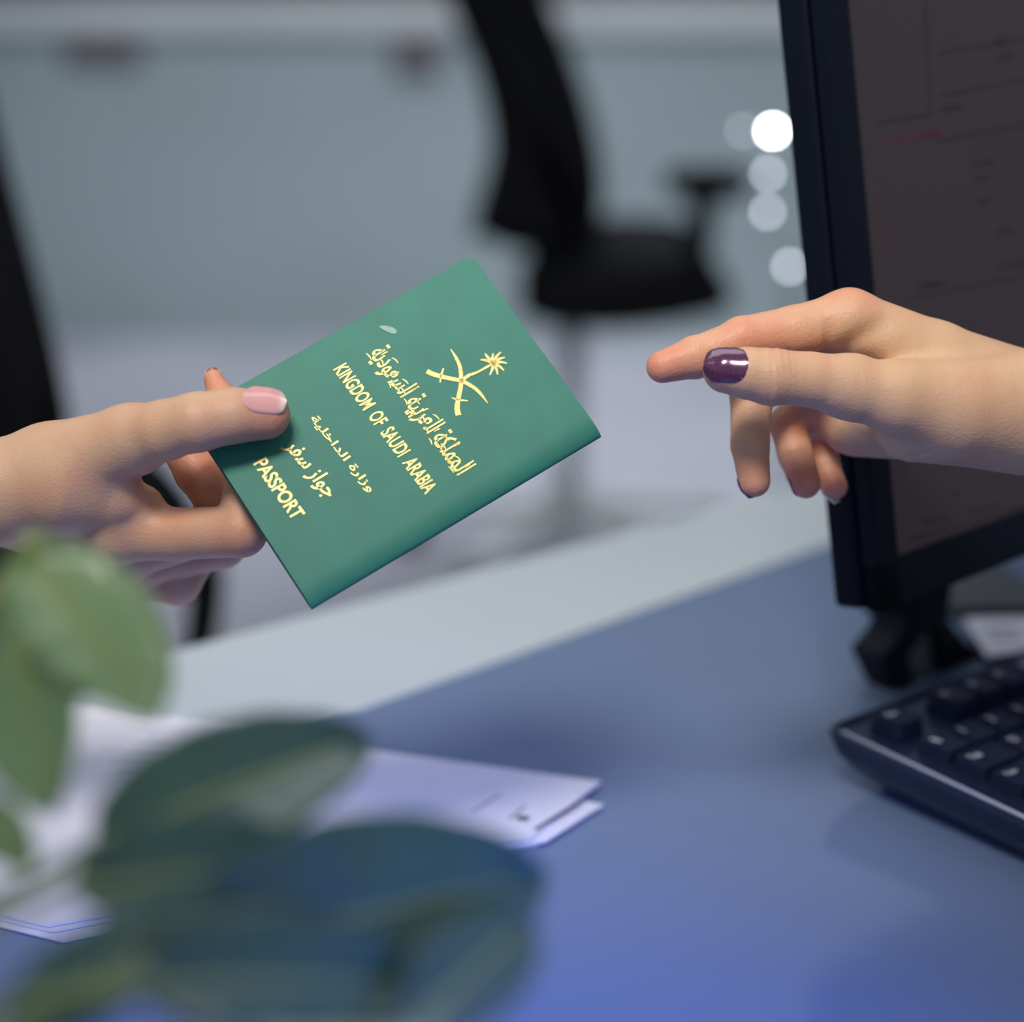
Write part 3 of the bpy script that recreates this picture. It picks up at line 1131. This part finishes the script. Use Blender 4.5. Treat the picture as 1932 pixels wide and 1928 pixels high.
def surface_nets(f, lo, hi, h):
    xs_ = [np.arange(lo[i], hi[i] + h, h, dtype=np.float32) for i in range(3)]
    nx, ny, nz = map(len, xs_)
    V = np.empty((nx, ny, nz), np.float32)
    Y, Z = np.meshgrid(xs_[1], xs_[2], indexing='ij')
    for i0 in range(0, nx, 16):
        i1 = min(i0 + 16, nx)
        G = np.empty((i1 - i0, ny, nz, 3), np.float32)
        G[..., 0] = xs_[0][i0:i1, None, None]
        G[..., 1] = Y
        G[..., 2] = Z
        V[i0:i1] = f(G)
    V[0], V[-1], V[:, 0], V[:, -1], V[:, :, 0], V[:, :, -1] = 1, 1, 1, 1, 1, 1
    S = V < 0
    cnt = np.zeros((nx - 1, ny - 1, nz - 1), np.int8)
    for a in (0, 1):
        for b in (0, 1):
            for c in (0, 1):
                cnt += S[a:nx - 1 + a, b:ny - 1 + b, c:nz - 1 + c]
    act = (cnt > 0) & (cnt < 8)
    idx = np.argwhere(act)
    ids = -np.ones(act.shape, np.int64)
    ids[act] = np.arange(len(idx))
    acc = np.zeros((len(idx), 3), np.float64)
    num = np.zeros(len(idx))
    corners = [(a, b, c) for a in (0, 1) for b in (0, 1) for c in (0, 1)]
    for i, A in enumerate(corners):
        for B in corners[i + 1:]:
            if sum(abs(A[k] - B[k]) for k in range(3)) != 1:
                continue
            va = V[idx[:, 0] + A[0], idx[:, 1] + A[1], idx[:, 2] + A[2]]
            vb = V[idx[:, 0] + B[0], idx[:, 1] + B[1], idx[:, 2] + B[2]]
            m = (va < 0) != (vb < 0)
            t = np.where(m, va / np.where(m, va - vb, 1), 0)
            pt = np.array(A) + t[:, None] * (np.array(B) - np.array(A))
            acc[m] += pt[m]
            num[m] += 1
    vert = (idx + acc / num[:, None]) * h + np.array(lo)
    quads = []
    for axis in range(3):
        e = [slice(None)] * 3
        e2 = [slice(None)] * 3
        e[axis] = slice(0, -1)
        e2[axis] = slice(1, None)
        A = S[tuple(e)]
        B = S[tuple(e2)]
        for flip, m in ((False, A & ~B), (True, ~A & B)):
            q = np.argwhere(m)
            o1, o2 = [(1, 2), (2, 0), (0, 1)][axis]
            q = q[(q[:, o1] > 0) & (q[:, o2] > 0) & (q[:, o1] < V.shape[o1] - 1) & (q[:, o2] < V.shape[o2] - 1)]
            if not len(q):
                continue
            d1, d2 = np.zeros(3, int), np.zeros(3, int)
            d1[o1] = 1
            d2[o2] = 1
            def g(k):
                return ids[k[:, 0], k[:, 1], k[:, 2]]
            Q = np.stack([g(q - d1 - d2), g(q - d2), g(q), g(q - d1)], 1)
            if flip:
                Q = Q[:, ::-1]
            quads.append(Q)
    Q = np.concatenate(quads)
    Q = Q[(Q >= 0).all(1)]
    # light smoothing
    E = np.concatenate([Q[:, [0, 1]], Q[:, [1, 2]], Q[:, [2, 3]], Q[:, [3, 0]]])
    for it in range(3):
        s_ = np.zeros_like(vert)
        n_ = np.zeros(len(vert))
        np.add.at(s_, E[:, 0], vert[E[:, 1]])
        np.add.at(s_, E[:, 1], vert[E[:, 0]])
        np.add.at(n_, E[:, 0], 1)
        np.add.at(n_, E[:, 1], 1)
        vert = vert * 0.5 + 0.5 * s_ / n_[:, None]
    return vert, Q


def build_person(hand, lo, hi, mtl, label, h=0.66):
    vert, Q = surface_nets(hand, lo, hi, h)
    me = bpy.data.meshes.new('person')
    me.from_pydata((vert / 1000.0).tolist(), [], Q.tolist())
    me.update()
    fl = np.zeros(len(vert))
    for (u, v, dz, r, s) in hand.flush:
        d = np.linalg.norm(vert - c3(u, v, dz), axis=1)
        fl = np.maximum(fl, s * np.exp(-(d / r) ** 2))
    at = me.attributes.new('flush', 'FLOAT', 'POINT')  # skin pink together with the painted finger glow
    at.data.foreach_set('value', fl.astype(np.float32))
    o = link_mesh('person', me, mtl, None, True)
    o.matrix_world = CAMM
    tag(o, label, 'person')
    return o


def nail(hand, parent, c, axis, nrm, length, width, m, name='fingernail', label=None, ahead=0.0, lift=0.28):
    a = np.array(axis, float)
    a /= np.linalg.norm(a)
    n_ = np.array(nrm, float)
    n_ -= a * (a @ n_)
    n_ /= np.linalg.norm(n_)
    s = np.cross(a, n_)
    C = c3(*c)
    NT, NS_ = 18, 12
    pts = np.zeros((NT + 1, NS_ + 1, 3))
    for i in range(NT + 1):
        t = -1 + 2 * i / NT
        wf = (1 - (0.985 * abs(t)) ** 4) ** 0.5
        wf *= (1.0 - 0.06 * t)
        for j in range(NS_ + 1):
            q = -1 + 2 * j / NS_
            pts[i, j] = C + a * (t * length / 2) + s * (q * wf * width / 2) + n_ * 14
    flat = pts.reshape(-1, 3).copy()
    tt = np.zeros(len(flat))
    done = np.zeros(len(flat), bool)
    for it in range(70):
        d = hand((flat - n_ * tt[:, None]).astype(np.float32))
        done |= d < 0.03
        tt = np.where(done, tt, tt + np.maximum(d * 0.8, 0.02))
    T = tt.reshape(NT + 1, NS_ + 1)
    ok = (done & (tt < 26)).reshape(NT + 1, NS_ + 1)
    mid = NS_ // 2
    for i in range(NT + 1):
        if i > 1 and (not ok[i, mid] or T[i, mid] - T[i - 1, mid] > 0.45):
            T[i, :] = T[i - 1, :] + np.clip((T[i - 1, mid] - T[i - 2, mid]), -0.1, 0.25)
            ok[i, :] = True
        for j in list(range(mid - 1, -1, -1)) + list(range(mid + 1, NS_ + 1)):
            jn = j + 1 if j < mid else j - 1
            lim = 0.34 * width / 10 + 0.25 * abs(j - mid) / mid
            if not ok[i, j] or T[i, j] - T[i, jn] > lim * 1.6:
                T[i, j] = T[i, jn] + lim
    # bed surface, then outer shell
    bed = pts - n_ * T[..., None]
    top = bed + n_ * lift
    bot = bed - n_ * 0.5
    bm = bmesh.new()
    gt = [[bm.verts.new(p / 1000) for p in r] for r in top]
    gb = [[bm.verts.new(p / 1000) for p in r] for r in bot]
    for i in range(NT):
        for j in range(NS_):
            bm.faces.new((gt[i][j], gt[i][j + 1], gt[i + 1][j + 1], gt[i + 1][j]))
            bm.faces.new((gb[i][j], gb[i + 1][j], gb[i + 1][j + 1], gb[i][j + 1]))
    for i in range(NT):
        bm.faces.new((gt[i][0], gt[i + 1][0], gb[i + 1][0], gb[i][0]))
        bm.faces.new((gt[i][NS_], gb[i][NS_], gb[i + 1][NS_], gt[i + 1][NS_]))
    bmesh.ops.remove_doubles(bm, verts=bm.verts, dist=2e-5)
    o = obj(name, bm, m, parent, True)
    me = o.data
    pe = np.array([v.co[:] for v in me.vertices]) * 1000 - C
    te = pe @ a / (length / 2)
    at = me.attributes.new('edge', 'FLOAT', 'POINT')
    at.data.foreach_set('value', np.clip((te - 0.62) / 0.25, 0, 1).astype(np.float32))
    if label:
        o['label'] = label
    return o


nt_ = M_nail.node_tree
ae_ = nt_.nodes.new('ShaderNodeAttribute')
ae_.attribute_name = 'edge'
mx_n = nt_.nodes.new('ShaderNodeMix')
mx_n.data_type = 'RGBA'
mx_n.inputs[6].default_value = (0.62, 0.31, 0.30, 1)
mx_n.inputs[7].default_value = (0.74, 0.62, 0.54, 1)
nt_.links.new(ae_.outputs['Fac'], mx_n.inputs[0])
nt_.links.new(mx_n.outputs[2], nt_.nodes['Principled BSDF'].inputs['Base Color'])
AXT = (1, 0.02, 0)
left = Hand(
    body=[
        [(-420, 985, -14, 128), (-180, 950, -12, 112), (0, 928, -8, 97), (100, 893, -8, 97), (245, 832, 5, 66)],   # forearm, thumb side
        [(-420, 985, -32, 120), (-180, 955, -32, 104), (0, 930, -28, 92), (130, 965, -22, 80), (215, 1003, -16, 60)],
        [(20, 935, -28, 88), (225, 1043, -33, 60)],
        [(20, 940, -36, 80), (245, 1062, -47, 56)],
        [(10, 945, -40, 74), (250, 1085, -58, 50)],
        [(130, 920, -4, 88), (212, 935, -6, 60)],
        [(212, 940, -12, 60), (262, 960, -14, 50)],
    ],
    fingers=[
        [(245, 830, 5, 64), (310, 812, 14.5, 56), (372, 796, 20, 55), (440, 784, 17.5, 51), (500, 782, 14, 47)],
        [(215, 1003, -16, 58), (330, 1008, -12, 50), (455, 1002, -2, 49), (468, 900, -7, 42), (450, 825, -11, 37), (418, 750, -14, 28), (403, 715, -16, 19)],
        [(225, 1043, -33, 56), (445, 985, -28, 46), (372, 890, -27, 43), (335, 838, -27, 36)],
        [(245, 1062, -47, 54), (420, 1030, -48, 45), (408, 920, -47, 40), (380, 850, -47, 34)],
        [(250, 1085, -58, 48), (335, 1098, -56, 47), (385, 1030, -62, 38), (400, 950, -62, 32)],
    ],
    kbody=7.0, kf=5.0,
    cuts=[(262, 905, 300, 912, 2.0, 1.2, -20)],
    grooves=[(366, 796, 14, (1, -.12, 0), 13, .7, .8), (352, 800, 17, (1, -.05, 0), 13, .7, .6), (380, 792, 17, (1, -.2, 0), 13, .7, .6),
             (372, 915, -26, (.6, -.6, 0), 10, .6, .4)],
    flush=[(500, 790, 14, 14, .8), (404, 727, -15, 12, .9), (470, 1000, 0, 14, .6), (385, 893, -27, 20, .9), (330, 960, -12, 16, .5),  # skin pink, and warm light through the fingers put into the colour
           (345, 838, -27, 14, .9)],
)
lo = np.minimum(c3(-420, 1220, -100), c3(-420, 1220, 40)) - np.array([32, 4, 4])
hi = np.maximum(c3(600, 640, -100), c3(600, 640, 40)) + 4
lo[2] = -(D0 * 1000 + 96)
hi[2] = -(D0 * 1000 - 38)
pL = build_person(left, lo, hi, M_skinL, 'person reaching from the left, plain-nailed hand holding the green passport')
nail(left, pL, (503, 770, 14), (1, 0.02, -0.05), (0.0, 0.42, 0.9), 15.4, 12.5, M_nail, label='pink natural thumbnail')
nail(left, pL, (405, 718, -18), (-0.25, 1, 0.02), (-0.1, 0.0, -1), 10, 6.5, M_tipnail, label='pale fingertip nail')

right = Hand(
    body=[
        [(2350, 860, -14, 128), (2120, 815, -12, 118), (1930, 774, -10, 112), (1800, 772, -2, 94), (1690, 748, 5, 72), (1600, 727, 8, 60)],
        [(2350, 860, -34, 120), (2120, 812, -34, 112), (1930, 770, -30, 106), (1760, 686, -20, 82), (1602, 606, -12, 60)],
        [(1930, 775, -32, 104), (1592, 634, -30, 56)],
        [(1930, 780, -38, 98), (1600, 668, -47, 52)],
        [(1930, 788, -42, 88), (1630, 716, -61, 46)],
        [(1930, 785, -16, 107), (1720, 800, -16, 74)],
        [(1760, 800, -34, 74), (1618, 790, -42, 76)],
        [(1610, 745, -46, 66), (1535, 778, -54, 46)],
    ],
    fingers=[
        [(1600, 727, 8, 60), (1530, 716, 12, 50), (1455, 711, 15, 53), (1410, 704, 16, 47), (1369, 699, 16, 42)],
        [(1602, 606, -12, 58), (1500, 624, -9, 48), (1400, 640, -6, 43), (1350, 660, -5, 38), (1312, 674, -4, 40), (1250, 692, -2, 31)],
        [(1575, 632, -29, 52), (1418, 742, -24, 42), (1415, 838, -20, 37), (1423, 908, -18, 31)],
        [(1590, 690, -48, 46), (1486, 800, -46, 37), (1500, 856, -40, 35), (1520, 912, -36, 30)],
        [(1630, 735, -62, 40), (1550, 832, -60, 33), (1556, 878, -53, 31), (1574, 918, -48, 27)],
    ],
    kbody=7.0, kf=4.5,
    cuts=[(1553, 612, 1556, 664, 1.2, 1.0, -16), (1560, 668, 1652, 618, 4.0, 2.0, -16), (1600, 690, 1680, 686, 5.0, 1.2, -10),
          (1590, 800, 1690, 868, 1.2, .9, -30), (1750, 850, 1700, 872, 1.0, .5, -10)],
    grooves=[(1464, 711, 15, (1, .1, 0), 12, .7, 1.0), (1450, 711, 15, (1, -.05, 0), 12, .7, .8), (1475, 711, 15, (1, .05, 0), 12, .65, .8),
             (1487, 711, 15, (1, .0, 0), 12, .6, .6), (1499, 711, 15, (1, .0, 0), 12, .6, .4),
             (1316, 674, -4, (1, -.4, 0), 9, .6, .25), (1403, 642, -6, (1, -.3, 0), 10, .7, .3),
             (1556, 655, -4, (1, 0.05, 0), 12, .8, .9),
             (1414, 838, -20, (0, 1, 0), 9, .6, .35), (1500, 856, -40, (-.3, 1, 0), 9, .6, .35), (1556, 878, -53, (-.3, 1, 0), 8, .6, .35)],
    flush=[(1250, 692, -2, 14, .9), (1440, 645, 0, 22, .55), (1423, 908, -18, 14, .7), (1520, 912, -36, 14, .9), (1485, 810, -44, 12, 1.0),  # fingertip pink, with the orange glow between curled fingers painted in
           (1574, 918, -48, 12, .9), (1552, 850, -55, 10, 1.0), (1369, 699, 16, 10, .6), (1600, 560, -10, 12, .5), (1530, 660, -5, 10, .6)],
)
lo = np.minimum(c3(1180, 1040, -100), c3(1180, 1040, 40)) - 4
hi = np.maximum(c3(2350, 500, -100), c3(2350, 500, 40)) + np.array([32, 4, 4])
lo[2] = -(D0 * 1000 + 96)
hi[2] = -(D0 * 1000 - 38)
pR = build_person(right, lo, hi, M_skinR, 'person reaching from the right, open hand with purple nails before the monitor')
nail(right, pR, (1367, 693, 18), (-1, 0.06, -0.03), (0.0, 0.22, 1), 15.6, 13.4, M_polish, label='glossy purple painted thumbnail')
nail(right, pR, (1402, 922, -20), (0.25, -1, 0), (-1, -0.25, -0.25), 8.5, 8, M_polish, label='glossy purple painted nail of the middle finger')
nail(right, pR, (1494, 918, -38), (0.35, -1, 0), (-1, -0.4, -0.2), 8.5, 7.5, M_polish, label='glossy purple painted nail of the ring finger')
nail(right, pR, (1558, 938, -50), (0.45, -1, 0), (-0.8, -0.6, 0.1), 8, 7, M_tipnail, label='shiny pale nail of the little finger')
nail(right, pR, (1262, 682, -10), (-1, -0.3, 0), (-0.1, 0.45, -1), 11, 8, M_polish, label='purple nail of the index finger, facing away')
